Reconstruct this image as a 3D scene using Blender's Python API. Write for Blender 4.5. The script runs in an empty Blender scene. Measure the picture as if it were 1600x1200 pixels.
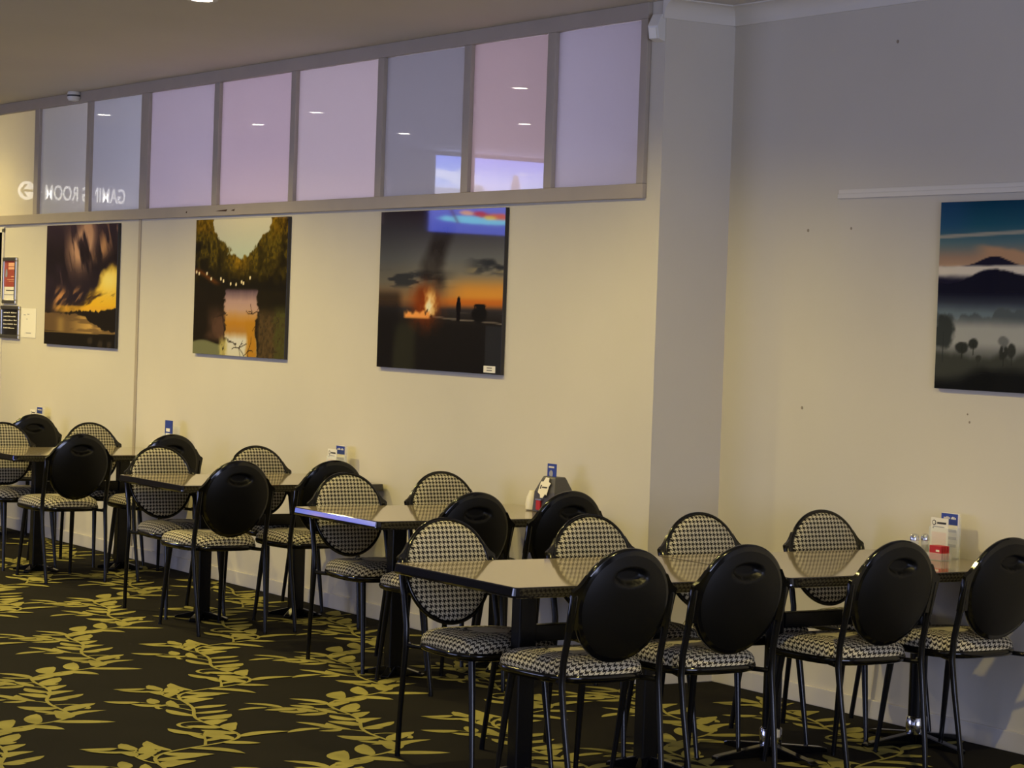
import bpy, math, random
import numpy as np
from mathutils import Vector, Matrix

scene = bpy.context.scene
COL = scene.collection
PI = math.pi

# ------------------------------------------------------------------ camera
def add_camera():
    yaw, pitch, roll, f = 1.0037, 0.0257, 0.0340, 3803.3
    pos = Vector((8.9966, -6.4933, 1.64))
    fw = Vector((-math.sin(yaw)*math.cos(pitch), math.cos(yaw)*math.cos(pitch), -math.sin(pitch)))
    r0 = Vector((math.cos(yaw), math.sin(yaw), 0)); u0 = r0.cross(fw)
    r = math.cos(roll)*r0 + math.sin(roll)*u0; u = r.cross(fw)
    cd = bpy.data.cameras.new('camera'); cam = bpy.data.objects.new('camera', cd); COL.objects.link(cam)
    cd.sensor_fit = 'HORIZONTAL'; cd.sensor_width = 36.0; cd.lens = f*36.0/1600.0
    cd.clip_start = 0.05; cd.clip_end = 200
    cam.matrix_world = Matrix(((r.x, u.x, -fw.x, pos.x), (r.y, u.y, -fw.y, pos.y), (r.z, u.z, -fw.z, pos.z), (0, 0, 0, 1)))
    scene.camera = cam
add_camera()

# ------------------------------------------------------------------ world, added fill lights, exposure
world = bpy.data.worlds.new('World'); scene.world = world
world.use_nodes = True
wb = world.node_tree.nodes['Background']
wb.inputs[0].default_value = (0.32, 0.36, 0.55, 1); wb.inputs[1].default_value = 0.35
scene.view_settings.view_transform = 'Standard'
scene.view_settings.look = 'None'
scene.view_settings.exposure = 0.0
scene.view_settings.gamma = 1.0
scene.view_settings.use_curve_mapping = False

WARM = (1.0, 0.79, 0.25)
SPOT_W = 122.0
CEIL = 3.12

def area_light(name, loc, rot, sx, sy, energy, color):
    l = bpy.data.lights.new(name, 'AREA'); l.shape = 'RECTANGLE'; l.size = sx; l.size_y = sy
    l.energy = energy; l.color = color
    o = bpy.data.objects.new(name, l); COL.objects.link(o); o.location = loc; o.rotation_euler = rot
    return o
# added cool fill, set at made-up windows in the wall opposite (light faces +y)
area_light('cool_fill', (-4.6, -10.42, 1.45), (PI/2, 0, 0), 6.0, 2.0, 185, (0.54, 0.60, 1.0))
area_light('cool_fill', (4.6, -10.42, 1.45), (PI/2, 0, 0), 6.0, 2.0, 42, (0.50, 0.58, 1.0))
# added cool fill behind the viewer, brightens the return wall (light faces -x)
area_light('cool_fill', (10.93, -4.2, 1.45), (PI/2, 0, PI/2), 5.0, 2.0, 310, (0.62, 0.68, 1.0))
# unseen backlights, lavender and warm, added to tint the high panes
area_light('pane_backlight', (-3.6, 1.9, 2.75), (math.radians(-75), 0, 0), 6.5, 0.6, 155, (0.78, 0.75, 1.0))
area_light('pane_backlight', (-3.8, .75, 1.95), (math.radians(-115), 0, 0), 6.5, 0.3, 24, (1.0, 0.80, 0.62))  # warm backlight added so the panes brighten towards the bottom
area_light('pane_backlight', (-8.7, 0.9, 2.5), (math.radians(-80), 0, 0), 1.2, 0.6, 24, (1.0, 0.9, 0.66))

# ------------------------------------------------------------------ materials
def lin(c):
    return tuple(((x/12.92) if x <= 0.04045 else ((x+0.055)/1.055)**2.4) for x in c)
def rgb(r, g, b): return lin((r/255, g/255, b/255))
MATS = {}
def pmat(name, col, rough=0.6, metal=0.0, spec=0.5, noise=None, bump=None, coat=0.0):
    if name in MATS: return MATS[name]
    m = bpy.data.materials.new(name); m.use_nodes = True
    nt = m.node_tree; b = nt.nodes['Principled BSDF']
    b.inputs['Base Color'].default_value = (*col, 1); b.inputs['Roughness'].default_value = rough
    b.inputs['Metallic'].default_value = metal; b.inputs['Specular IOR Level'].default_value = spec
    b.inputs['Coat Weight'].default_value = coat
    tc = None
    if noise or bump:
        tc = nt.nodes.new('ShaderNodeTexCoord')
    if noise:
        scale, amt = noise
        n = nt.nodes.new('ShaderNodeTexNoise'); n.inputs['Scale'].default_value = scale; n.inputs['Detail'].default_value = 5
        nt.links.new(tc.outputs['Object'], n.inputs['Vector'])
        mp = nt.nodes.new('ShaderNodeMapRange'); mp.inputs['From Min'].default_value = .25; mp.inputs['From Max'].default_value = .75
        mp.inputs['To Min'].default_value = 1-amt; mp.inputs['To Max'].default_value = 1+amt
        nt.links.new(n.outputs['Fac'], mp.inputs['Value'])
        mx = nt.nodes.new('ShaderNodeVectorMath'); mx.operation = 'SCALE'
        mx.inputs[0].default_value = col
        nt.links.new(mp.outputs[0], mx.inputs['Scale'])
        nt.links.new(mx.outputs[0], b.inputs['Base Color'])
    if bump:
        scale, st, dist = bump
        n2 = nt.nodes.new('ShaderNodeTexNoise'); n2.inputs['Scale'].default_value = scale; n2.inputs['Detail'].default_value = 3
        nt.links.new(tc.outputs['Object'], n2.inputs['Vector'])
        bp = nt.nodes.new('ShaderNodeBump'); bp.inputs['Strength'].default_value = st; bp.inputs['Distance'].default_value = dist
        nt.links.new(n2.outputs['Fac'], bp.inputs['Height']); nt.links.new(bp.outputs[0], b.inputs['Normal'])
    MATS[name] = m
    return m

def emat(name, col, strength):
    if name in MATS: return MATS[name]
    m = bpy.data.materials.new(name); m.use_nodes = True
    b = m.node_tree.nodes['Principled BSDF']
    b.inputs['Base Color'].default_value = (*col, 1)
    b.inputs['Emission Color'].default_value = (*col, 1); b.inputs['Emission Strength'].default_value = strength
    MATS[name] = m; return m

def attr_mat(name, rough=0.06, emit=0.0):
    """flat print: colours come from the mesh's own colour attribute"""
    if name in MATS: return MATS[name]
    m = bpy.data.materials.new(name); m.use_nodes = True; nt = m.node_tree; b = nt.nodes['Principled BSDF']
    a = nt.nodes.new('ShaderNodeVertexColor'); a.layer_name = 'print'
    b.inputs['Roughness'].default_value = rough
    if emit:
        b.inputs['Base Color'].default_value = (0.01, 0.01, 0.01, 1)
        nt.links.new(a.outputs['Color'], b.inputs['Emission Color']); b.inputs['Emission Strength'].default_value = emit
    else:
        nt.links.new(a.outputs['Color'], b.inputs['Base Color'])
    MATS[name] = m; return m

def glass_mat(name, col=(0.9, 0.95, 0.95), alpha=0.25):
    if name in MATS: return MATS[name]
    m = bpy.data.materials.new(name); m.use_nodes = True
    b = m.node_tree.nodes['Principled BSDF']
    b.inputs['Base Color'].default_value = (*col, 1); b.inputs['Roughness'].default_value = 0.03
    b.inputs['Alpha'].default_value = alpha
    MATS[name] = m; return m

def pane_mat(name, col, trans=0.75):
    """frosted white glazing: smooth front, light of the added backlights shows through"""
    if name in MATS: return MATS[name]
    m = bpy.data.materials.new(name); m.use_nodes = True; nt = m.node_tree
    for n in list(nt.nodes): nt.nodes.remove(n)
    out = nt.nodes.new('ShaderNodeOutputMaterial')
    d = nt.nodes.new('ShaderNodeBsdfDiffuse'); d.inputs['Color'].default_value = (*col, 1)
    t = nt.nodes.new('ShaderNodeBsdfTranslucent'); t.inputs['Color'].default_value = (*col, 1)
    mx = nt.nodes.new('ShaderNodeMixShader'); mx.inputs[0].default_value = trans
    nt.links.new(d.outputs[0], mx.inputs[1]); nt.links.new(t.outputs[0], mx.inputs[2])
    g = nt.nodes.new('ShaderNodeBsdfGlossy'); g.inputs['Roughness'].default_value = 0.015
    fr = nt.nodes.new('ShaderNodeFresnel'); fr.inputs['IOR'].default_value = 1.5
    m2 = nt.nodes.new('ShaderNodeMixShader')
    nt.links.new(fr.outputs[0], m2.inputs[0]); nt.links.new(mx.outputs[0], m2.inputs[1]); nt.links.new(g.outputs[0], m2.inputs[2])
    nt.links.new(m2.outputs[0], out.inputs[0])
    MATS[name] = m; return m

def houndstooth():
    m = bpy.data.materials.new('houndstooth_fabric'); m.use_nodes = True; nt = m.node_tree; b = nt.nodes['Principled BSDF']
    uv = nt.nodes.new('ShaderNodeUVMap'); uv.uv_map = 'UVMap'
    sp = nt.nodes.new('ShaderNodeSeparateXYZ'); nt.links.new(uv.outputs[0], sp.inputs[0])
    def mth(op, a, bb=None, c=None):
        n = nt.nodes.new('ShaderNodeMath'); n.operation = op
        for i, v in enumerate((a, bb, c)):
            if v is None: continue
            if isinstance(v, (int, float)): n.inputs[i].default_value = v
            else: nt.links.new(v, n.inputs[i])
        return n.outputs[0]
    k = 8/0.0185
    fu = mth('FLOOR', mth('MULTIPLY', sp.outputs[0], k)); fv = mth('FLOOR', mth('MULTIPLY', sp.outputs[1], k))
    wu = mth('LESS_THAN', mth('FLOORED_MODULO', fu, 8), 3.5); wv = mth('LESS_THAN', mth('FLOORED_MODULO', fv, 8), 3.5)
    tw = mth('LESS_THAN', mth('FLOORED_MODULO', mth('ADD', fu, fv), 4), 1.5)
    a = mth('MULTIPLY', tw, wu); c = mth('MULTIPLY', mth('SUBTRACT', 1, tw), wv)
    fac = mth('ADD', a, c)
    mix = nt.nodes.new('ShaderNodeMix'); mix.data_type = 'RGBA'
    nt.links.new(fac, mix.inputs[0])
    mix.inputs[6].default_value = (*rgb(38, 34, 31), 1); mix.inputs[7].default_value = (*rgb(196, 189, 166), 1)
    nt.links.new(mix.outputs[2], b.inputs['Base Color'])
    b.inputs['Roughness'].default_value = 0.9; b.inputs['Specular IOR Level'].default_value = 0.15
    n2 = nt.nodes.new('ShaderNodeTexNoise'); n2.inputs['Scale'].default_value = 900
    bp = nt.nodes.new('ShaderNodeBump'); bp.inputs['Strength'].default_value = .25; bp.inputs['Distance'].default_value = .001
    nt.links.new(n2.outputs['Fac'], bp.inputs['Height']); nt.links.new(bp.outputs[0], b.inputs['Normal'])
    return m

M_WALL = pmat('painted_plaster', rgb(208, 202, 189), .75, spec=.25, noise=(1.3, .035), bump=(90, .12, .002))
M_RET = M_WALL
M_WALL2 = pmat('taupe_wall_paint', rgb(140, 132, 124), .75, spec=.25, noise=(1.3, .04))
M_CEIL = pmat('ceiling_paint', rgb(210, 204, 194), .85, spec=.2, noise=(1.0, .03))
M_BASE = pmat('skirting_paint', rgb(205, 200, 192), .5, noise=(6, .05))
M_FRAME = pmat('frame_paint', rgb(174, 163, 148), .45, noise=(5, .05))
M_TRIM = pmat('trim_paint', rgb(222, 217, 206), .5)
M_CHIP = pmat('bare_timber', rgb(70, 48, 26), .8)
M_CARPET = pmat('carpet_ground', rgb(28, 26, 24), .95, spec=.1, noise=(2.2, .18), bump=(700, .5, .004))
M_LEAF = pmat('carpet_leaf', rgb(150, 143, 82), .95, spec=.1, noise=(5, .22), bump=(700, .5, .004))
M_BLACK = pmat('black_powder_coat', rgb(12, 12, 14), .25, spec=.35)
M_SHELL = pmat('black_moulded_plastic', rgb(8, 8, 9), .42, spec=.28, bump=(500, .04, .001))
M_RIM = pmat('black_gloss_plastic', rgb(10, 10, 11), .12, spec=.5)
M_FAB = houndstooth()
M_TOP = pmat('taupe_laminate', rgb(142, 131, 116), .055, spec=.55, noise=(60, .03))
M_EDGE = pmat('dark_edge_band', rgb(20, 19, 20), .06, spec=.9)
M_CHROME = pmat('chrome', (.75, .75, .77), .12, metal=1)
M_STEEL = pmat('brushed_aluminium', (.62, .61, .58), .32, metal=1)
M_WHITE = pmat('white_plastic', rgb(225, 223, 216), .4)
M_PAPER = pmat('white_paper', rgb(232, 228, 218), .8)
M_CREAM = pmat('cream_ceramic', rgb(232, 226, 208), .3)
M_BLUE = pmat('blue_card', rgb(40, 62, 150), .5)
M_RED = pmat('red_card', rgb(178, 30, 40), .5)
M_POSTER_RED = pmat('red_poster', rgb(168, 78, 68), .5)
M_INK = pmat('dark_ink', rgb(56, 54, 56), .7)
M_INKL = pmat('pale_ink', rgb(150, 150, 160), .7)
M_LIGHTINK = pmat('light_ink', rgb(235, 230, 215), .7)
M_PEACH = pmat('peach_ink', rgb(236, 176, 142), .7)
M_GREY = pmat('grey_plastic', rgb(70, 68, 70), .4)
M_ACRYL = glass_mat('clear_acrylic', (.9, .95, .95), .22)
M_GLASSJAR = glass_mat('clear_glass', (.85, .88, .88), .4)
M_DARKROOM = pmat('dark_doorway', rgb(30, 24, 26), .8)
M_VIOLET = pmat('gaming_room_wall', rgb(190, 185, 200), .8)
M_PANEL = pmat('peach_weatherboard', rgb(225, 190, 180), .6)
M_LENS = emat('lamp_lens', (1.0, .92, .78), 40)

# ------------------------------------------------------------------ mesh helpers
class MB:
    def __init__(s): s.v = []; s.f = []; s.uv = {}
    def add(s, vs, fs):
        b = len(s.v); s.v += [tuple(x) for x in vs]; s.f += [tuple(i+b for i in f) for f in fs]
    def box(s, x0, x1, y0, y1, z0, z1):
        s.add([(x0,y0,z0),(x1,y0,z0),(x1,y1,z0),(x0,y1,z0),(x0,y0,z1),(x1,y0,z1),(x1,y1,z1),(x0,y1,z1)],
              [(0,3,2,1),(4,5,6,7),(0,1,5,4),(1,2,6,5),(2,3,7,6),(3,0,4,7)])
    def tube(s, pts, rad, n=10, cap=True):
        pts = [Vector(p) for p in pts]; k = len(pts)
        if not isinstance(rad, (list, tuple)): rad = [rad]*k
        rings = []; ref = None
        for i, p in enumerate(pts):
            t = (pts[min(i+1, k-1)]-pts[max(i-1, 0)]).normalized()
            if ref is None:
                ref = Vector((1,0,0)) if abs(t.x) < .8 else Vector((0,1,0))
            a = (ref-t*ref.dot(t)).normalized(); ref = a; b = t.cross(a)
            rings.append([p+(a*math.cos(2*PI*j/n)+b*math.sin(2*PI*j/n))*rad[i] for j in range(n)])
        vs = [q for r in rings for q in r]; fs = []
        for i in range(k-1):
            for j in range(n):
                fs.append((i*n+j, i*n+(j+1)%n, (i+1)*n+(j+1)%n, (i+1)*n+j))
        if cap:
            fs.append(tuple(range(n-1, -1, -1))); fs.append(tuple((k-1)*n+j for j in range(n)))
        s.add(vs, fs)
    def lathe(s, prof, n=24, c=(0, 0, 0)):
        vs = []; fs = []; k = len(prof)
        for r, z in prof:
            for j in range(n): vs.append((c[0]+r*math.cos(2*PI*j/n), c[1]+r*math.sin(2*PI*j/n), c[2]+z))
        for i in range(k-1):
            for j in range(n): fs.append((i*n+j, i*n+(j+1)%n, (i+1)*n+(j+1)%n, (i+1)*n+j))
        fs.append(tuple(range(n-1, -1, -1))); fs.append(tuple((k-1)*n+j for j in range(n)))
        s.add(vs, fs)
    def prism(s, poly, axis, a, b):
        """poly = 2D outline; extruded along axis 'x','y' or 'z' from a to b"""
        def P(q, t):
            return {'x': (t, q[0], q[1]), 'y': (q[0], t, q[1]), 'z': (q[0], q[1], t)}[axis]
        n = len(poly); vs = [P(q, a) for q in poly]+[P(q, b) for q in poly]
        fs = [tuple(range(n)), tuple(range(2*n-1, n-1, -1))]
        for i in range(n): fs.append((i, n+i, n+(i+1)%n, (i+1)%n))
        s.add(vs, fs)
    def mesh(s, name, smooth=False, bevel=0):
        me = bpy.data.meshes.new(name); me.from_pydata(s.v, [], s.f)
        import bmesh
        bm = bmesh.new(); bm.from_mesh(me)
        bmesh.ops.recalc_face_normals(bm, faces=bm.faces)
        if bevel:
            bmesh.ops.bevel(bm, geom=[e for e in bm.edges if e.calc_face_angle(0) > .6], offset=bevel, segments=2, affect='EDGES', profile=.6)
        bm.to_mesh(me); bm.free()
        if smooth:
            for p in me.polygons: p.use_smooth = True
            try: me.set_sharp_from_angle(angle=math.radians(40))
            except Exception: pass
        return me
    def build(s, name, mat, parent=None, smooth=False, bevel=0):
        return link(name, s.mesh(name, smooth, bevel), mat, parent)

def link(name, me, mat, parent=None):
    if mat and not me.materials: me.materials.append(mat)
    o = bpy.data.objects.new(name, me); COL.objects.link(o)
    if parent: o.parent = parent
    return o
def boxo(name, mat, parent, *b, bevel=0):
    m = MB(); m.box(*b); return m.build(name, mat, parent, bevel=bevel)
def tag(o, label, cat, group=None):
    o['label'] = label; o['category'] = cat
    if group: o['group'] = group
    return o
def thing(name, label, cat, loc=(0, 0, 0), rz=0.0, group=None):
    o = bpy.data.objects.new(name, None); COL.objects.link(o); o.location = loc; o.rotation_euler = (0, 0, rz)
    o.empty_display_size = .1
    return tag(o, label, cat, group)
def struct(o): o['kind'] = 'structure'; return o
def copy_tree(o, parent=None):
    c = o.copy(); COL.objects.link(c); c.parent = parent
    for ch in list(o.children): copy_tree(ch, c)
    return c

# ------------------------------------------------------------------ the room
XL, XR, YB, Y2 = -9.6, 11.0, -10.5, 0.395
floor = struct(boxo('floor', M_CARPET, None, XL-.3, XR, YB, 3.2, -.1, 0.0))
struct(boxo('ceiling', M_CEIL, None, XL-.3, XR, YB, 3.2, CEIL, CEIL+.1))

DOOR_X0, DOOR_X1 = -9.25, -8.275
WZ0, WZ1 = 2.225, CEIL
w = MB()
w.box(DOOR_X1, 0, 0, .1, 0, WZ0)
w.box(XL, DOOR_X0, 0, .1, 0, WZ0)
w.box(DOOR_X0, DOOR_X1, 0, .1, 2.195, WZ0)
w.box(-.11, 0, 0, .1, WZ0, CEIL)
wall_main = struct(w.build('wall_main', M_WALL))
wall_return = struct(boxo('wall_return', M_RET, None, -.1, 0, .1, Y2+.1, 0, CEIL))
wall_right = struct(boxo('wall_right', M_WALL, None, 0, XR, Y2, Y2+.1, 0, CEIL))
struct(boxo('wall_left', pmat('charcoal_wall_paint', rgb(66, 60, 60), .7, noise=(1.3, .05)), None, XL-.1, XL, YB, 3.2, 0, CEIL))
w = MB(); w.box(XR, XR+.1, YB, -6.7, 0, CEIL); w.box(XR, XR+.1, -1.7, Y2+.1, 0, CEIL); w.box(XR, XR+.1, -6.7, -1.7, 0, .45); w.box(XR, XR+.1, -6.7, -1.7, 2.45, CEIL)
struct(w.build('wall_end', M_WALL2))
t = bpy.data.objects.new('window_4', None); COL.objects.link(t); struct(t)  # unseen window, added to house the end wall's cool fill
f = MB(); f.box(XR, XR+.1, -6.7, -1.7, .45, .5); f.box(XR, XR+.1, -6.7, -1.7, 2.4, 2.45); f.build('window_frame', M_FRAME, t)
for k in range(5): boxo('mullion', M_FRAME, t, XR, XR+.1, max(-6.7, -6.73+1.25*k), min(-1.7, -6.67+1.25*k), .5, 2.4)
for k in range(4): boxo('pane', M_ACRYL, t, XR+.05, XR+.06, -6.67+1.25*k, -5.48+1.25*k, .5, 2.4)
# wall opposite, with unseen window openings added for the cool fill
w = MB()
wy0, wy1 = YB-.1, YB
xs = [XL, -7.6, -1.6, 1.6, 7.6, XR]
for i in range(5):
    if i in (1, 3):
        w.box(xs[i], xs[i+1], wy0, wy1, 0, .45); w.box(xs[i], xs[i+1], wy0, wy1, 2.45, CEIL)
    else: w.box(xs[i], xs[i+1], wy0, wy1, 0, CEIL)
struct(w.build('wall_opposite', M_WALL2))
for n, (a, b) in enumerate(((-7.6, -1.6), (1.6, 7.6))):
    t = bpy.data.objects.new('window_%d' % (n+2), None); COL.objects.link(t); struct(t)
    f = MB()
    f.box(a, b, wy0, wy1, .45, .5); f.box(a, b, wy0, wy1, 2.4, 2.45)
    f.build('window_frame', M_FRAME, t)
    for k in range(5):
        x = a+(b-a)*k/4; boxo('mullion', M_FRAME, t, max(a, x-.03), min(b, x+.03), wy0, wy1, .5, 2.4)
    for k in range(4):
        boxo('pane', M_ACRYL, t, a+(b-a)*k/4+.03, a+(b-a)*(k+1)/4-.03, YB-.06, YB-.05, .5, 2.4)
# gaming room behind the high windows and the dark passage behind the doorway
g = MB(); g.box(-8.2, -.1, 3.1, 3.2, 0, CEIL); g.box(-.1, 0, Y2+.1, 3.2, 0, CEIL)
struct(g.build('wall_gaming_room', M_VIOLET))
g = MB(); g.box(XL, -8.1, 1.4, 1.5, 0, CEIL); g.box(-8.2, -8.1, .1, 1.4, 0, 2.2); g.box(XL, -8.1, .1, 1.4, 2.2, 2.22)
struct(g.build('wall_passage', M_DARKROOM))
# door casing
d = MB()
d.box(DOOR_X1-.005, DOOR_X1+.03, -.012, 0, 0, 2.2); d.box(DOOR_X0-.03, DOOR_X0+.005, -.012, 0, 0, 2.2); d.box(DOOR_X0-.03, DOOR_X1+.03, -.012, 0, 2.17, 2.21)
struct(d.build('trim_1', M_TRIM, bevel=.002))
# upright joint cover on the long wall
struct(boxo('trim_2', M_FRAME, None, -5.805, -5.77, -.007, 0, .08, WZ0, bevel=.002))
# skirting
def skirt(name, b):
    return struct(boxo(name, M_BASE, None, *b, bevel=.004))
skirt('baseboard_main', (DOOR_X1+.03, .012, -.012, 0, 0, .082))
skirt('baseboard_return', (0, .012, 0, Y2, 0, .082))
skirt('baseboard_right', (0, XR, Y2-.012, Y2, 0, .082))
skirt('baseboard_left', (XL, XL+.012, YB, 0, 0, .082))
# coved cornice over the recess
def cove(s):
    pts = [(0, 0)]
    for k in range(9):
        a = PI/2*k/8; pts.append((.075*(1-math.cos(a))+.004, -.075+.075*math.sin(a)*1.0-.012*(1-k/8)))
    return pts
prof = [(0.0, 0.0), (.08, 0.0), (.08, -.006)]
for k in range(9):
    a = PI/2*k/8
    prof.append((.08-.07*math.sin(a)*1.0, -.006-.07*(1-math.cos(a))))
prof += [(.008, -.084), (0, -.084)]
c = MB(); c.prism([(Y2-p, CEIL+q) for p, q in prof], 'x', 0, XR); struct(c.build('trim_3', M_TRIM, smooth=True))
c = MB(); c.prism([(p, CEIL+q) for p, q in prof], 'y', -.02, Y2); struct(c.build('trim_4', M_TRIM, smooth=True))
# hanging rail above the picture on the recessed wall
c = MB(); c.box(.785, XR-.5, Y2-.012, Y2, 2.222, 2.243); c.box(.785, XR-.5, Y2-.006, Y2, 2.243, 2.262)
struct(c.build('trim_5', M_TRIM, bevel=.002))
# old screw holes
for x, z, y, r in ((.871, 2.092, Y2, .006), (.58, 2.087, Y2, .007), (.582, 1.301, Y2, .007), (1.653, 1.293, Y2, .005), (1.128, 2.879, Y2, .008), (1.64, 1.325, Y2, .004)):
    m = MB(); m.tube([(x, y+.001, z), (x, y-.0015, z)], r, 8); m.build('screw_hole', pmat('filled_hole', rgb(150, 138, 120), .8), wall_right)

# ---- carpet leaves: woven pattern, one repeat laid over and over
def carpet_pattern():
    rnd = random.Random(11)
    TW, TH = 1.30, 1.45
    pv, pf = [], []
    def leaf(x, y, a, L, W, bend=0.0):
        n = 7; lo, hi = [], []
        for i in range(n+1):
            t = i/n; wd = W*math.sin(PI*t**.85)**.62*.5 if 0 < t < 1 else 0
            px = L*t; py = bend*L*math.sin(PI*t)
            hi.append((px, py+wd)); lo.append((px, py-wd*.8))
        pts = lo + hi[-2:0:-1]
        b = len(pv); ca, sa = math.cos(a), math.sin(a)
        for q in pts: pv.append((x+q[0]*ca-q[1]*sa, y+q[0]*sa+q[1]*ca))
        pf.append(tuple(range(b, b+len(pts))))
    def ribbon(pts, w0, w1):
        n = len(pts); b = len(pv)
        for i, (x, y) in enumerate(pts):
            x0, y0 = pts[max(i-1, 0)]; x1, y1 = pts[min(i+1, n-1)]
            tx, ty = x1-x0, y1-y0; l = math.hypot(tx, ty) or 1; wd = (w0+(w1-w0)*i/(n-1))/2
            pv.append((x-ty/l*wd, y+tx/l*wd)); pv.append((x+ty/l*wd, y-tx/l*wd))
        for i in range(n-1): pf.append((b+2*i, b+2*i+1, b+2*i+3, b+2*i+2))
    # two periodic main stems per repeat
    for x0, ph, amp in ((.30, 0.3, .10), (.96, 2.2, .12)):
        st = []
        for i in range(45):
            y = TH*i/44
            st.append((x0+amp*math.sin(2*PI*y/TH+ph)+.05*math.sin(4*PI*y/TH+1.7*ph), y))
        ribbon(st, .015, .015)
        for i in range(1, 44, 2):
            side = 1 if (i//2) % 2 else -1
            x, y = st[i]; tx, ty = st[i+1][0]-st[i-1][0], st[i+1][1]-st[i-1][1]
            base = math.atan2(ty, tx)
            ang = base + side*rnd.uniform(.5, 1.25)
            k = rnd.random()
            if k < .30:          # side branch with leaves
                L = rnd.uniform(.18, .31); cv = rnd.uniform(-1.2, 1.2)
                pts = []; px, py, a = x, y, ang
                for q in range(10):
                    pts.append((px, py)); px += math.cos(a)*L/9; py += math.sin(a)*L/9; a += cv/9
                ribbon(pts, .013, .007)
                for q in (3, 5, 7, 9):
                    s2 = 1 if q % 4 == 1 else -1
                    leaf(pts[q][0], pts[q][1], ang+cv*q/9+s2*rnd.uniform(.4, .9), rnd.uniform(.11, .20), rnd.uniform(.042, .075), rnd.uniform(-.14, .14))
            elif k < .42:        # curl
                pts = []; px, py, a = x, y, ang; 
                for q in range(12):
                    pts.append((px, py)); px += math.cos(a)*.022; py += math.sin(a)*.022; a += side*.28
                ribbon(pts, .009, .022)
            else:
                leaf(x, y, ang, rnd.uniform(.14, .26), rnd.uniform(.055, .10), rnd.uniform(-.16, .16))
                if rnd.random() < .25: leaf(x, y, ang+side*.6, rnd.uniform(.09, .14), rnd.uniform(.03, .05), rnd.uniform(-.1, .1))
    pv2 = np.array(pv)
    V, F = [], []
    X0, X1, Y0, Y1 = XL, 9.0, -9.6, Y2
    nx = 24; ny = 20; ROT = math.radians(62); cr, sr = math.cos(ROT), math.sin(ROT)
    ok = lambda x, y: X0 < x < X1 and Y0 < y and (y < -.02 or (x > .02 and y < Y2-.02))
    for i in range(nx):
        for j in range(ny):
            ox = (i-nx/2)*TW; oy = (j-ny/2)*TH+(.37*TH if i % 2 else 0)
            Q = pv2+np.array((ox, oy)); P = np.stack([Q[:, 0]*cr-Q[:, 1]*sr-.3, Q[:, 0]*sr+Q[:, 1]*cr-4.6], -1)
            for fi, f in enumerate(pf):
                keep = {}
                if all(ok(*P[q]) for q in f):
                    ids = []
                    for q in f:
                        if q not in keep: keep[q] = len(V); V.append((P[q][0], P[q][1], .0008+.00001*fi))
                        ids.append(keep[q])
                    F.append(tuple(ids))
    me = bpy.data.meshes.new('leaf_pattern'); me.from_pydata(V, [], F)
    o = link('leaf_pattern', me, M_LEAF, floor); o['kind'] = 'stuff'
    o['label'] = 'woven olive yellow leaf and vine pattern'
carpet_pattern()

# ------------------------------------------------------------------ high window band
win = struct(bpy.data.objects.new('window_1', None)); COL.objects.link(win)
FY0, FY1 = -.022, .05
m = MB(); m.box(-9.55, -.112, FY0, FY1, WZ0, 2.292); m.build('bottom_rail', M_FRAME, win, bevel=.004)
m = MB(); m.box(-9.55, -.112, FY0, FY1, 3.045, CEIL); m.build('top_rail', M_FRAME, win, bevel=.004)
MUL = [(-8.66, .072), (-7.664, .078), (-6.70, .066), (-5.79, .118), (-4.689, .07), (-3.66, .06), (-2.635, .066), (-1.73, .066), (-.95, .068)]
for x, wd in MUL:
    boxo('mullion', M_FRAME, win, x, x+wd, FY0+.003, FY1, 2.292, 3.045, bevel=.003)
boxo('end_stile', M_FRAME, win, -.165, -.112, FY0, FY1, 2.292, 3.045, bevel=.003)
boxo('end_stile', M_FRAME, win, -9.55, -9.5, FY0, FY1, 2.292, 3.045, bevel=.003)
edges = [-9.5]+[q for x, wd in MUL for q in (x, x+wd)]+[-.165]
TINT = [(240, 232, 205), (244, 236, 212), (226, 226, 224), (216, 218, 222), (220, 214, 220), (224, 214, 218), (224, 217, 219), (192, 192, 196), (222, 210, 210), (220, 217, 224)]
for k in range(10):
    boxo('pane', pane_mat('frosted_glazing_%d' % k, rgb(*TINT[k])), win, edges[2*k]+.001, edges[2*k+1]-.001, .004, .010, 2.293, 3.044)
# flaked paint on the bottom rail
for x, L in ((-4.62, .17), (-4.40, .05), (-5.05, .02)):
    m = MB(); m.prism([(x, 2.253), (x+L*.4, 2.258), (x+L, 2.262), (x+L*.9, 2.250), (x+L*.5, 2.252)], 'y', FY0-.0015, FY0+.001); m.build('paint_chip', M_CHIP, win)

# ------------------------------------------------------------------ ceiling downlights
def downlight(x, y, watt, label):
    t = thing('downlight', label, 'ceiling light', (x, y, CEIL), 0, 'recessed ceiling downlights')
    m = MB(); n = 28
    pr = [(.048, -.001), (.050, -.006), (.072, -.007), (.076, -.001)]
    vs = []; fs = []
    for r, z in pr:
        for j in range(n): vs.append((r*math.cos(2*PI*j/n), r*math.sin(2*PI*j/n), z))
    for i in range(len(pr)):
        for j in range(n): fs.append((i*n+j, i*n+(j+1) % n, ((i+1) % 4)*n+(j+1) % n, ((i+1) % 4)*n+j))
    m.add(vs, fs); m.build('trim_ring', M_WHITE, t, smooth=True)
    m = MB(); m.lathe([(.047, -.0015), (.047, -.004)], 24); m.build('lens', M_LENS, t)
    l = bpy.data.lights.new('downlight_beam', 'SPOT'); l.energy = watt; l.color = WARM
    l.spot_size = math.radians(152); l.spot_blend = .6; l.shadow_soft_size = .05
    o = bpy.data.objects.new('downlight_beam', l); COL.objects.link(o); o.parent = t; o.location = (0, 0, -.03)
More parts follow.
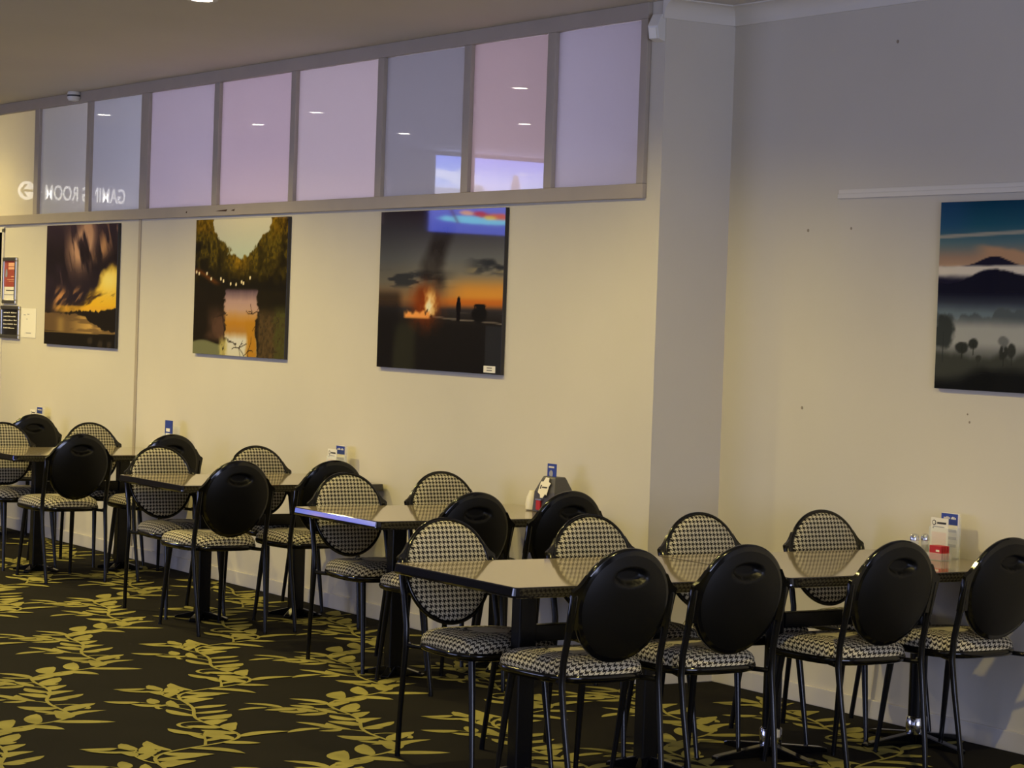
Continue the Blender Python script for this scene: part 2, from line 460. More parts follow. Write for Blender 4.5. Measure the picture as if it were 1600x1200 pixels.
LAMPS = [(-8.5, -.85, .6, 'downlight reflected high in the pane over the mirrored lettering'),
         (-8.27, -2.05, .6, 'downlight mirrored in the second pane right of the mirrored lettering'),
         (-6.84, -1.81, 1.55, 'downlight mirrored in the third pane right of the mirrored lettering'),
         (-8.02, -3.23, .6, 'downlight reflected in the grey pane left of the screen reflection'),
         (-4.03, -1.78, 1.7, 'downlight reflected highest in the pink pane above the screen reflection'),
         (-6.36, -3.31, .6, 'downlight reflected lower in the pink pane above the screen reflection'),
         (-1.62, -1.55, .6, 'downlight glowing at the top edge of the ceiling'),
         (-2.2, -3.36, .8, 'downlight of the aisle row level with the bonfire picture'),
         (1.9, -3.36, .5, 'downlight of the aisle row over the front table'),
         (.40, -1.72, 1.2, 'downlight above the front table row'),
         (4.1, -1.7, 1.6, 'downlight right of the front table row'),
         (4.6, -4.2, .3, 'downlight over the open floor by the viewer')]
for x, y, k, lab in LAMPS: downlight(x, y, SPOT_W*k, lab)

# ------------------------------------------------------------------ painters for flat prints
def vnoise(u, v, seed):
    r = np.random.RandomState(seed); G = r.rand(64, 64)
    iu = np.floor(u).astype(int); iv = np.floor(v).astype(int); fu = u-iu; fv = v-iv
    fu = fu*fu*(3-2*fu); fv = fv*fv*(3-2*fv)
    g = lambda a, b: G[a % 64, b % 64]
    return (g(iu, iv)*(1-fu)+g(iu+1, iv)*fu)*(1-fv)+(g(iu, iv+1)*(1-fu)+g(iu+1, iv+1)*fu)*fv
def fbm(u, v, seed, o=4):
    s = 0; a = .5; t = 0
    for k in range(o): s = s+a*vnoise(u*2**k, v*2**k, seed+k); t += a; a *= .5
    return s/t
def ss(a, b, x):
    t = np.clip((x-a)/(b-a), 0, 1); return t*t*(3-2*t)
class Paint:
    def __init__(s, u, v): s.u = u; s.v = v; s.c = np.zeros(u.shape+(3,))
    def mix(s, col, a):
        a = np.clip(a, 0, 1)[..., None]; col = np.asarray(col, float)
        if col.ndim == 1: col = col/255
        s.c = s.c*(1-a)+col*a
    def grad(s, stops):
        vs = [q[0] for q in stops]
        for k in range(3): s.c[..., k] = np.interp(s.v, vs, [q[1][k]/255 for q in stops])
    def stroke(s, pts, w, col, a=1.0, asp=1.5):
        d = np.full(s.u.shape, 9.0); X = s.u*asp; Y = s.v
        for (x0, y0), (x1, y1) in zip(pts[:-1], pts[1:]):
            x0, x1 = x0*asp, x1*asp; dx, dy = x1-x0, y1-y0; L = dx*dx+dy*dy+1e-9
            t = np.clip(((X-x0)*dx+(Y-y0)*dy)/L, 0, 1); d = np.minimum(d, np.hypot(X-x0-t*dx, Y-y0-t*dy))
        s.mix(col, a*(1-ss(w*.5, w*1.1, d)))
    def blob(s, x, y, rx, ry, col, a=1.0, rough=0, seed=1, soft=.25):
        d = np.hypot((s.u-x)/rx, (s.v-y)/ry)
        if rough: d = d+rough*(fbm(s.u*26, s.v*18, seed)-.5)*2
        s.mix(col, a*(1-ss(1-soft, 1+soft, d)))

def paint_storm_sunset(P):
    u, v = P.u, P.v
    P.grad([(0, (54, 40, 58)), (.25, (26, 18, 32)), (.6, (34, 26, 44)), (.72, (44, 34, 36)), (1, (18, 16, 16))])
    # pinkish streaks fanning up to the right
    a = u*1.5; s1 = fbm((a*.45+v)*3.2, (a-v*.5)*9.0, 3); s2 = fbm((a*.7+v)*3, (a*.9-v*.45)*12, 8)
    P.mix((70, 52, 74), ss(.45, .7, fbm(u*5, v*4, 2))*ss(.75, .3, v)*.5)
    lob = np.exp(-((u-.47)/.16)**2-((v-.20)/.17)**2)+np.exp(-((u-.60)/.09)**2-((v-.07)/.15)**2)
    P.mix((196, 152, 126), np.clip(lob*1.15, 0, 1)*ss(.38, .62, s1+.05))
    dg = np.exp(-(((u-.83)*.8+(v-.16)*.62)/.09)**2)*ss(.36, .22, v)*ss(.6, .7, u)
    P.mix((190, 142, 104), dg*ss(.32, .6, s2)*.95)
    P.mix((120, 92, 96), ss(.52, .7, s2)*ss(.62, .4, v)*ss(.25, .42, v)*ss(.1, .3, u)*ss(.75, .5, u)*.55)
    # low streaks of lit cloud
    ray = fbm((u*1.5*.55+v*1.0)*11, (u*1.5-v*.6)*2.5, 17)
    P.mix((212, 150, 96), ss(.48, .68, ray)*ss(.48, .60, v)*ss(.74, .68, v)*ss(.06, .2, u)*ss(.8, .5, u)*.9)
    # bright yellow break
    e = (.72-.40*ss(.40, .98, u))+.16*(fbm(u*7, v*6, 12)-.5)
    y = ss(e-.05, e+.05, v)*ss(.78, .70, v)*ss(.34, .62, u)
    P.mix((238, 186, 46), y); P.mix((253, 232, 130), y*np.exp(-((u-.9)/.2)**2-((v-.45)/.13)**2))
    st = fbm((u*1.5*.25+v)*22, (u*1.5-v*.2)*3, 20)
    P.mix((52, 36, 34), ss(.5, .66, st)*ss(.53, .59, v)*ss(.72, .64, v)*ss(.28, .45, u)*.85)
    P.mix((232, 176, 58), ss(.66, .68, v)*ss(.74, .71, v)*ss(.08, .3, u)*(.45+.4*fbm(u*20, v*30, 25)))
    # water, far shore, near bank
    P.mix((108, 84, 58), ss(.725, .74, v)*.92); P.mix((204, 164, 92), ss(.735, .76, v)*ss(.25, .7, u)*(.25+.75*ss(.42, .6, fbm(u*5, v*46, 30)))); P.mix((214, 176, 96), ss(.74, .8, v)*np.exp(-((u-.24)/.06)**2)*.4)
    hill = .725+.012*np.sin(u*9)-.05*ss(.55, .98, u)+.035*(fbm(u*26, v*0, 33)-.5)
    bot = .735+.135*ss(.42, .95, u)+.035*(fbm(u*22, v*0, 34)-.5)
    P.mix((26, 21, 21), ss(hill-.006, hill+.006, v)*ss(bot+.006, bot-.006, v))
    P.mix((22, 18, 18), ss(.885, .90, v+.03*(u-.5)**2)); P.stroke([(0, .892), (.6, .897), (1, .882)], .005, (160, 128, 76), .6)
    for x, y0 in ((.66, .95), (.8, .97), (.92, .975)): P.blob(x, y0, .035, .03, (70, 60, 50), .6, .5, int(x*90), .4)

def paint_river(P):
    u, v = P.u, P.v
    n1 = fbm(u*22, v*15, 40); n2 = fbm(u*60, v*42, 41); n3 = fbm(u*34, v*9, 44)
    P.grad([(0, (238, 230, 198)), (.12, (214, 214, 192)), (.28, (190, 204, 190)), (1, (190, 190, 170))])
    j = .16*(n1-.5)
    tl = .17+.24*ss(.0, .30, v)+j; tr = .83-.20*ss(.02, .25, v)+j
    trees = np.maximum(ss(tl+.012, tl-.012, u), ss(tr-.012, tr+.012, u)); trees = np.maximum(trees, ss(.235, .25, v+.5*j-.05*np.exp(-((u-.52)/.09)**2)))
    lum = (.22+1.1*n2*n1)*(.45+.55*ss(.55, .15, v))
    P.mix(np.stack([.62*lum, .52*lum, .13*lum], -1), trees)
    gold = np.maximum(ss(.20, .02, v+.2*(n1-.5)), np.exp(-((u-.50)/.10)**2-((v-.31)/.08)**2)); gl = .35+.75*n2
    P.mix(np.stack([.74*gl, .56*gl, .10*gl], -1), trees*gold*.85)
    P.mix((22, 18, 12), trees*np.clip(ss(.40, .05, u)*ss(.05, .2, v)+ss(.86, 1, u)*.7, 0, 1)*ss(.62, .38, n1)*.85)
    P.mix((24, 20, 13), trees*ss(.36, .46, v)*ss(.7, .35, n3)*.8)
    P.mix((24, 18, 13), ss(.42, .50, v)*ss(.44, .36, u+.06*(n1-.5)))
    P.mix((30, 25, 16), ss(.45, .56, v)*ss(.60, .72, u+.1*(n3-.5))*.75)
    P.mix((22, 19, 14), ss(.44, .485, v)*ss(.54, .5, v)*.8)
    # river
    e = .07*(fbm(u*2, v*18, 47)-.5)+.03*(n2-.5)
    wl = .355+e; wr = .70+.10*(fbm(u*3, v*12, 48)-.5)+.03*(n2-.5)
    W = ss(wl-.008, wl+.012, u)*ss(wr+.012, wr-.008, u)*ss(.50, .53, v)
    rv = np.zeros(P.c.shape)
    for k in range(3):
        rv[..., k] = np.interp(v+.02*(n3-.5), [.5, .54, .60, .66, .70, .76, .82, .88, 1.0], [q/255 for q in [(60, 118, 180, 188, 190, 186, 176, 214, 214), (46, 96, 148, 154, 146, 130, 126, 212, 210), (62, 108, 146, 142, 96, 44, 60, 208, 190)][k]])
    P.mix(rv, W); P.mix((182, 128, 38), W*ss(.575, .62, u+.05*(n1-.5))*ss(.72, .78, v))
    # banks and shallows
    P.mix((104, 74, 60), ss(.6, .76, v)*ss(.10, .28, u+.1*(n1-.5))*ss(.37, .34, u)*ss(.92, .86, v)*.8)
    P.mix((104, 82, 52), ss(.62, .72, v)*ss(.70, .74, u+.04*(n1-.5))*(.25+.75*n2)); P.mix((70, 76, 34), ss(.60, .68, v)*ss(.86, .92, u+.06*(n1-.5))*n2)
    P.mix((116, 118, 88), ss(.9, .92, v+.015*np.sin(u*14))*ss(.345, .33, u)); P.mix((198, 184, 112), ss(.84, .92, v)*ss(.28, .33, u)*ss(.41, .37, u)*.85*ss(.3, .6, n2+.1))
    P.mix((112, 62, 24), np.exp(-((v-.385-.09*ss(.02, .3, u))/.02)**2)*ss(.34, .2, u)*.8)
    for x, y in ((.02, .39), (.05, .40), (.19, .44), (.41, .475), (.47, .48), (.53, .46), (.55, .47), (.33, .455), (.14, .40), (.62, .43), (.3, .44)):
        P.blob(x, y, .009, .012, (250, 232, 190), 1)
    rnd = random.Random(8)
    for x, y, n in ((.33, .70, 5), (.30, .66, 4), (.66, .69, 5), (.52, .94, 7), (.62, .96, 5), (.72, .76, 4), (.45, .90, 4)):
        for k in range(n):
            a = rnd.uniform(0, 2*PI); L = rnd.uniform(.04, .09); a2 = a+rnd.uniform(-.8, .8)
            x1, y1 = x+L*.66*math.cos(a), y+L*math.sin(a)*.8; P.stroke([(x, y), (x1, y1), (x1+L*.4*math.cos(a2), y1+L*.5*math.sin(a2))], .0045, (38, 27, 22), .85)

def paint_bonfire(P):
    u, v = P.u, P.v
    P.grad([(0, (52, 40, 48)), (.12, (70, 68, 78)), (.3, (108, 110, 114)), (.45, (142, 132, 114)), (.56, (170, 120, 72)), (.6, (120, 82, 56)), (.62, (54, 50, 52)), (.68, (40, 36, 34)), (.72, (32, 29, 27)), (1, (27, 25, 24))])
    P.mix((60, 62, 66), ss(.5, .05, u)*.35*ss(.66, .6, v))
    P.mix((232, 158, 62), ss(.38, .52, v)*ss(.60, .55, v)*ss(.45, .75, u)*.9); P.mix((206, 110, 40), ss(.53, .57, v)*ss(.61, .575, v)*ss(.4, .7, u)*.85)
    cl = fbm(u*5, v*22, 50)
    P.mix((50, 52, 58), ss(.5, .62, cl)*ss(.36, .4, v)*ss(.5, .46, v)*ss(.7, .35, u)*.9)
    P.mix((52, 54, 60), ss(.66, .9, u)*ss(.27, .31, v)*ss(.42, .38, v)*ss(.34, .5, fbm(u*4, v*14, 54)))
    P.mix((150, 138, 112), ss(.66, .8, u)*ss(.35, .37, v)*ss(.40, .385, v)*ss(.45, .6, fbm(u*8, v*30, 56))*.8)
    sm = .46+.10*(.5-v)+.05*(fbm(v*9, u*3, 60)-.5)
    P.mix((40, 34, 32), ss(.13, .03, np.abs(u-sm-.03*np.sin(v*14)))*ss(.6, .4, v)*ss(.0, .15, v)*.75*(.5+fbm(u*9, v*9, 61)))
    P.mix((112, 52, 22), ss(.09, .02, np.abs(u-.38))*ss(.44, .52, v)*ss(.68, .62, v)*.8)
    # sea lines and sand
    P.mix((112, 104, 98), ss(.62, .70, fbm(u*3, v*60, 64))*ss(.62, .64, v)*ss(.7, .67, v)*ss(.42, .5, u)*.7)
    P.stroke([(.45, .665), (.7, .68), (1, .695)], .005, (140, 130, 122), .7)
    P.mix((60, 62, 46), ss(.68, .74, v)*ss(.10, .16, u)*ss(.36, .28, u)*.5); P.mix((22, 20, 22), ss(.48, .55, v)*ss(.2, .12, u+.03*np.sin(v*8))*.6)
    P.mix((62, 66, 78), ss(.87, .89, u)*ss(.70, .72, v)*.45)  # bluish reflection of the room, painted into the print
    # fire
    P.blob(.40, .60, .11, .12, (150, 62, 20), .7, .3, 66, .8)
    fl = fbm(u*34, v*20, 70)
    P.mix((255, 196, 110), ss(.075, .02, np.abs(u-.435)+(.64-v)*.10+(fl-.5)*.07)*ss(.45, .56, v+(fl-.5)*.05)*ss(.67, .645, v))
    P.mix((255, 246, 206), ss(.045, .01, np.abs(u-.435)+(.64-v)*.08+(fl-.5)*.06)*ss(.50, .6, v)*ss(.665, .64, v))
    P.mix((255, 170, 90), ss(.21, .24, u)*ss(.45, .42, u)*ss(.625, .65, v+(fl-.5)*.05)*ss(.685, .67, v)); P.mix((60, 30, 20), ss(.56, .64, fbm(u*40, v*30, 74))*ss(.1, .04, np.abs(u-.45))*ss(.6, .62, v)*ss(.68, .66, v)*.8)
    # figure and vehicle silhouettes
    P.blob(.665, .555, .012, .018, (22, 18, 18)); P.blob(.665, .60, .019, .045, (22, 18, 18), 1, 0, 1, .15); P.stroke([(.662, .62), (.660, .675)], .018, (22, 18, 18)); P.stroke([(.67, .62), (.672, .675)], .014, (22, 18, 18))
    P.blob(.83, .645, .06, .05, (26, 24, 22), 1, .2, 80, .2); P.blob(.83, .59, .045, .012, (26, 24, 22)); P.stroke([(.79, .59), (.79, .63)], .006, (26, 24, 22)); P.stroke([(.868, .59), (.868, .63)], .006, (26, 24, 22))

def paint_misty_valley(P):
    u, v = P.u, P.v
    P.grad([(0, (22, 66, 92)), (.12, (40, 92, 112)), (.22, (96, 122, 128)), (.3, (170, 140, 118)), (.36, (196, 160, 128)), (1, (60, 60, 60))])
    P.mix((54, 84, 140), ss(.2, .05, u)*ss(.2, .12, v)*.35)
    P.mix((188, 150, 118), ss(.22, .25, v+.05*(fbm(u*6, v*8, 90)-.5)-.03*ss(.2, .5, u))*ss(.14, .26, u)*ss(.42, .36, v))
    P.stroke([(0, .185), (.3, .17), (1, .14)], .012, (190, 176, 156), .75)
    pk = .345-.055*np.exp(-((u-.27)/.09)**2)-.02*np.exp(-((u-.6)/.1)**2)+.006*(fbm(u*40, v*0, 91)-.5)
    P.mix((36, 34, 52), ss(pk-.004, pk+.004, v))
    P.mix((226, 216, 200), ss(.335, .35, v+.012*(fbm(u*9, v*6, 92)-.5))*ss(.42, .38, v+.03*(fbm(u*7, v*9, 93)-.5)))
    h2 = .385+.045*np.sin(u*13+1.0)*ss(.6, .1, u)-.015*(u-.5)+.008*(fbm(u*50, v*0, 94)-.5)
    P.mix((28, 28, 44), ss(h2-.005, h2+.008, v)); P.mix((66, 72, 84), ss(.47, .56, v)); P.mix((116, 132, 140), ss(.53, .60, v+.02*(fbm(u*9, v*6, 95)-.5))*.9)
    t = .585+.02*np.sin(u*11)-.035*(fbm(u*30, v*0, 96)-.5)*2
    P.mix((84, 92, 96), ss(t-.005, t+.01, v)*.9); P.mix((178, 178, 172), ss(.60, .68, v+.03*(fbm(u*6, v*6, 97)-.5))*.92)
    t2 = .79-.03*(fbm(u*16, v*0, 98)-.5)*2
    P.mix((104, 106, 104), ss(.74, .82, v)*.9); P.mix((62, 64, 58), ss(t2, t2+.05, v)*.9)
    for x, y, rx, ry, c in ((.035, .70, .05, .085, (56, 60, 58)), (.13, .775, .03, .03, (50, 52, 48)), (.185, .755, .024, .03, (50, 52, 48)), (.21, .83, .016, .02, (60, 62, 56)), (.33, .79, .022, .04, (52, 54, 50)), (.37, .785, .02, .04, (56, 58, 54)), (.33, .735, .03, .03, (112, 114, 112)), (.46, .80, .03, .045, (60, 62, 58)), (.6, .77, .04, .05, (70, 72, 70)), (.75, .80, .03, .05, (56, 58, 54)), (.88, .78, .04, .06, (54, 56, 52))):
        P.blob(x, y, rx, ry, c, .95, .35, int(x*1000), .2); P.stroke([(x, y), (x, y+ry*1.8)], .006, c, .9)
    P.mix((24, 25, 26), ss(.84, .92, v+.04*(fbm(u*7, v*7, 99)-.5)-.06*ss(.25, .1, u))*.95)

def paint_screen(P):
    u, v = P.u, P.v
    P.grad([(0, (120, 140, 246)), (.3, (176, 192, 252)), (.5, (206, 208, 246)), (.55, (120, 124, 210)), (1, (70, 84, 190))])
    P.mix((224, 226, 252), ss(.5, .66, fbm(u*4, v*9, 110))*ss(.5, .3, v)*.8)
    P.mix((166, 160, 170), ss(.40, .42, v+.05*(fbm(u*7, v*0, 111)-.5))*ss(.54, .5, v)*.7)
    P.blob(.30, .36, .04, .14, (156, 148, 160)); P.blob(.30, .22, .025, .03, (156, 148, 160)); P.blob(.66, .4, .09, .05, (150, 150, 156), .8)
    P.blob(.55, .82, .36, .05, (120, 196, 230), 1, .2, 112, .2); P.blob(.4, .76, .09, .04, (206, 90, 60), 1, .4, 113); P.blob(.55, .74, .07, .04, (180, 40, 60), 1, .4, 114); P.blob(.68, .73, .06, .03, (220, 160, 130), 1, .4, 115); P.blob(.47, .78, .05, .03, (220, 190, 70), 1, .4, 116)
    P.stroke([(.75, .86), (.85, .60)], .02, (90, 70, 110)); P.stroke([(.05, .93), (.25, .94)], .02, (225, 225, 250), .9)

def print_mesh(name, w, h, painter, nu=200, nv=132, flip=False):
    """flat print in the xz plane facing -y, origin at its lower left corner"""
    u, v = np.meshgrid(np.linspace(0, 1, nu+1), np.linspace(0, 1, nv+1))
    P = Paint(u, v); painter(P)
    c = np.clip(P.c, 0, 1); c = np.where(c <= .04045, c/12.92, ((c+.055)/1.055)**2.4)
    vs = np.stack([u*w, np.zeros_like(u), (1-v)*h], -1).reshape(-1, 3)
    idx = np.arange((nu+1)*(nv+1)).reshape(nv+1, nu+1)
    fs = np.stack([idx[1:, :-1], idx[1:, 1:], idx[:-1, 1:], idx[:-1, :-1]], -1).reshape(-1, 4)
    me = bpy.data.meshes.new(name); me.from_pydata(vs.tolist(), [], fs.tolist())
    a = me.color_attributes.new('print', 'FLOAT_COLOR', 'POINT')
    a.data.foreach_set('color', np.concatenate([c.reshape(-1, 3), np.ones((c.shape[0]*c.shape[1], 1))], 1).astype(np.float32).ravel())
    return me

M_PRINT = attr_mat('gloss_photo_print', .03)
M_BODY = pmat('acrylic_panel_edge', rgb(40, 38, 42), .3)
def picture(label, x, z0, w, h, ywall, painter):
    t = thing('framed_photograph', label, 'picture', (x, ywall, z0), 0, 'large gloss photographs on the walls')
    boxo('backing_panel', M_BODY, t, 0, w, -.022, -.001, 0, h, bevel=.0015)
    o = link('print', print_mesh('print', w-.002, h-.002, painter), M_PRINT, t); o.location = (.001, -.0226, .001)
    return t
picture('gloss photograph of a stormy yellow sunset over a lake', -7.365, 1.369, 1.262, .836, 0, paint_storm_sunset)
picture('gloss photograph of a muddy river between overhanging trees', -4.885, 1.374, 1.25, .83, 0, paint_river)
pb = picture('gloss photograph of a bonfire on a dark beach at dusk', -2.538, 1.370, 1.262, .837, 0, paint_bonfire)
m = MB(); m.box(1.105, 1.215, -.0245, -.0228, .008, .042); cp = m.build('caption_card', M_PAPER, pb); cp['label'] = 'small white caption card'
for k in range(2): boxo('caption_line', M_INK, cp, 1.135, 1.185, -.0250, -.0244, .018+.012*k, .022+.012*k)
picture('gloss photograph of a misty valley below blue mountains', 1.459, 1.424, 1.20, .766, Y2, paint_misty_valley)

# ------------------------------------------------------------------ notices left of the pictures
def snap_frame(label, x0, x1, z0, z1, content):
    t = thing('snap_frame', label, 'sign', (x0, 0, z0), 0); w, h = x1-x0, z1-z0; b = .026
    for n, bb in (('frame_top', (0, w, h-b, h)), ('frame_bottom', (0, w, 0, b)), ('frame_side', (0, b, b, h-b)), ('frame_side', (w-b, w, b, h-b))):
        boxo(n, M_STEEL, t, bb[0], bb[1], -.02, -.001, bb[2], bb[3], bevel=.005)
    content(t, b, w-b, b, h-b); return t
def red_poster(t, x0, x1, z0, z1):
    zz = z0+(z1-z0)*.34
    po = boxo('poster', M_POSTER_RED, t, x0, x1, -.008, -.002, zz, z1)
    lo = boxo('poster_footer', M_PAPER, t, x0, x1, -.008, -.002, z0, zz)
    W = x1-x0; H = z1-z0
    for a, b, c, d in ((.34, .98, .86, .95), (.34, .98, .78, .84), (.6, .95, .585, .61), (.25, .95, .52, .535), (.4, .95, .475, .487)):
        boxo('print_line', M_PEACH, po, x0+a*W, x0+b*W, -.0092, -.008, z0+c*H, z0+d*H)
    m = MB(); m.prism([(x0+.05*W, z0+.6*H), (x0+.2*W, z0+.58*H), (x0+.26*W, z0+.66*H), (x0+.2*W, z0+.8*H), (x0+.1*W, z0+.78*H)], 'y', -.0092, -.008); m.build('print_figure', M_INKL, po)
    boxo('print_line', M_INK, lo, x0+.15*W, x0+.9*W, -.0092, -.008, z0+.235*H, z0+.26*H); boxo('print_line', M_INKL, lo, x0, x1, -.0092, -.008, z0+.13*H, z0+.15*H)
M_BLACKPAPER = pmat('black_poster', rgb(28, 24, 24), .5)
def black_poster(t, x0, x1, z0, z1):
    po = boxo('poster', M_BLACKPAPER, t, x0, x1, -.008, -.002, z0, z1); W = x1-x0; H = z1-z0
    rnd = random.Random(4)
    for k, words in enumerate(((.42, .36), (.78,), (.6, .2), (.62, .2), (.72,))):
        z = z1-(.13+.15*k)*H; x = x0+.07*W
        for wd in words:
            n = max(2, int(wd/.085))
            for q in range(n):       # short upright strokes: the lettering is too small to read
                hh = rnd.choice((.035, .045, .05)); boxo('letter', M_LIGHTINK, po, x+wd*W*q/n, x+wd*W*(q+.62)/n, -.0092, -.008, z-.025*H, z-.025*H+hh*H)
            x += (wd+.05)*W
snap_frame('tall silver frame with a red poster beside the doorway', -8.235, -7.965, 1.645, 1.985, red_poster)
snap_frame('silver frame with white lettering on black under the red poster', -8.255, -7.885, 1.39, 1.63, black_poster)
t = thing('paper_notice', 'plain white paper notice taped right of the black sign', 'notice', (-7.868, 0, 1.405))
boxo('sheet', M_PAPER, t, 0, .29, -.003, -.001, 0, .21)
for a, b, z in ((.10, .20, .03), (.05, .09, .16), (.12, .16, .165), (.10, .13, .13)): boxo('print_line', M_INKL, t, a, b, -.0038, -.003, z, z+.005)

# ------------------------------------------------------------------ small wall and ceiling devices
t = thing('smoke_detector', 'small round cream detector on top rail under the ceiling', 'detector', (-6.86, -.055, CEIL))
m = MB(); m.lathe([(.04, 0), (.046, -.012), (.046, -.045), (.036, -.062), (.012, -.066)], 20); m.build('housing', M_WHITE, t, smooth=True)
m = MB(); m.lathe([(.047, -.022), (.0475, -.028), (.047, -.034)], 20); m.build('vent_band', M_GREY, t)
t = thing('motion_sensor', 'white wedge motion sensor below the cornice at the corner', 'sensor', (-.035, -.002, 2.93), 0)
m = MB(); m.prism([(0, 0), (-.05, .012), (-.062, .07), (-.03, .125), (0, .13)], 'x', -.03, .03); o = m.build('housing', M_WHITE, t, bevel=.004); o.rotation_euler = (0, 0, .25)
m = MB(); m.prism([(-.050, .016), (-.060, .06), (-.064, .06), (-.055, .014)], 'x', -.02, .02); o = m.build('lens', M_CREAM, t); o.rotation_euler = (0, 0, .25)
m = MB(); m.tube([(.015, -.002, .12), (.018, -.004, .15), (.018, -.003, .19)], .003, 6); m.build('cable', M_WHITE, t)

# ------------------------------------------------------------------ wall at the left end: screens, hanging sign, boards (seen in the glass)
M_SCREEN = attr_mat('lit_screen', .3, 9.0)
def television(label, yc, zc):
    t = thing('television', label, 'television', (XL, yc, zc), 0, 'wall screens')
    boxo('casing', M_RIM, t, .03, .075, -.62, .62, -.355, .355, bevel=.006)
    boxo('bracket', M_GREY, t, .001, .03, -.2, .2, -.15, .15)
    o = link('screen', print_mesh('screen', 1.2, .675, paint_screen, 120, 68), M_SCREEN, t)
    o.rotation_euler = (0, 0, PI/2); o.location = (.0762, -.6, -.3375)
television('lit wall screen reflected in the glass above the bonfire picture', -5.02, 2.745)
television('lit wall screen hung lower, further from the window wall', -6.05, 1.62)
t = thing('direction_sign', 'lit GAMING ROOM sign with round arrow, mirrored in the glass', 'sign', (XL, -1.165, 2.55))
boxo('panel', pmat('sign_panel', rgb(120, 124, 140), .5), t, .001, .03, -.42, .64, -.11, .12, bevel=.004)
M_LETTER = emat('lit_letters', (.95, .93, .9), 2.4)
def text_mesh(s, size, extrude=.002, offset=.0):
    cu = bpy.data.curves.new('txt', 'FONT'); cu.body = s; cu.size = size; cu.extrude = extrude; cu.offset = offset
    o = bpy.data.objects.new('txt', cu); COL.objects.link(o)
    bpy.context.view_layer.update()
    me = bpy.data.meshes.new_from_object(o.evaluated_get(bpy.context.evaluated_depsgraph_get()))
    bpy.data.objects.remove(o); bpy.data.curves.remove(cu); return me
me = text_mesh('GAMING ROOM', .165, .002, .0025)
xsz = [v.co.x for v in me.vertices]; wx = max(xsz)-min(xsz)
o = link('lettering', me, M_LETTER, t); o.rotation_euler = (PI/2, 0, PI/2); o.location = (.032, -.345, -.055); o.scale = (.69/wx, 1, 1)
m = MB(); n = 24
m.tube([(.031, .505, .005), (.034, .505, .005)], .075, 28); m.build('arrow_disc', M_LETTER, t)
m = MB(); m.box(.0335, .0355, .455, .545, -.006, .016)
m.add([(.0355, .50, .055), (.0355, .525, .055), (.0355, .565, .005), (.0355, .525, -.045), (.0355, .50, -.045), (.0355, .54, .005)], [(0, 1, 2, 5), (5, 2, 3, 4)])
m.build('arrow', pmat('sign_panel', rgb(120, 124, 140), .5), t)
t = thing('board_panel', 'peach weatherboard panel faintly mirrored in the lavender panes', 'panel', (XL, -3.0, 2.45))
for k in range(6): boxo('board', M_PANEL, t, .003, .03-.004*(k % 2), -1.0, 1.0, .07*k, .07*k+.062, bevel=.003)

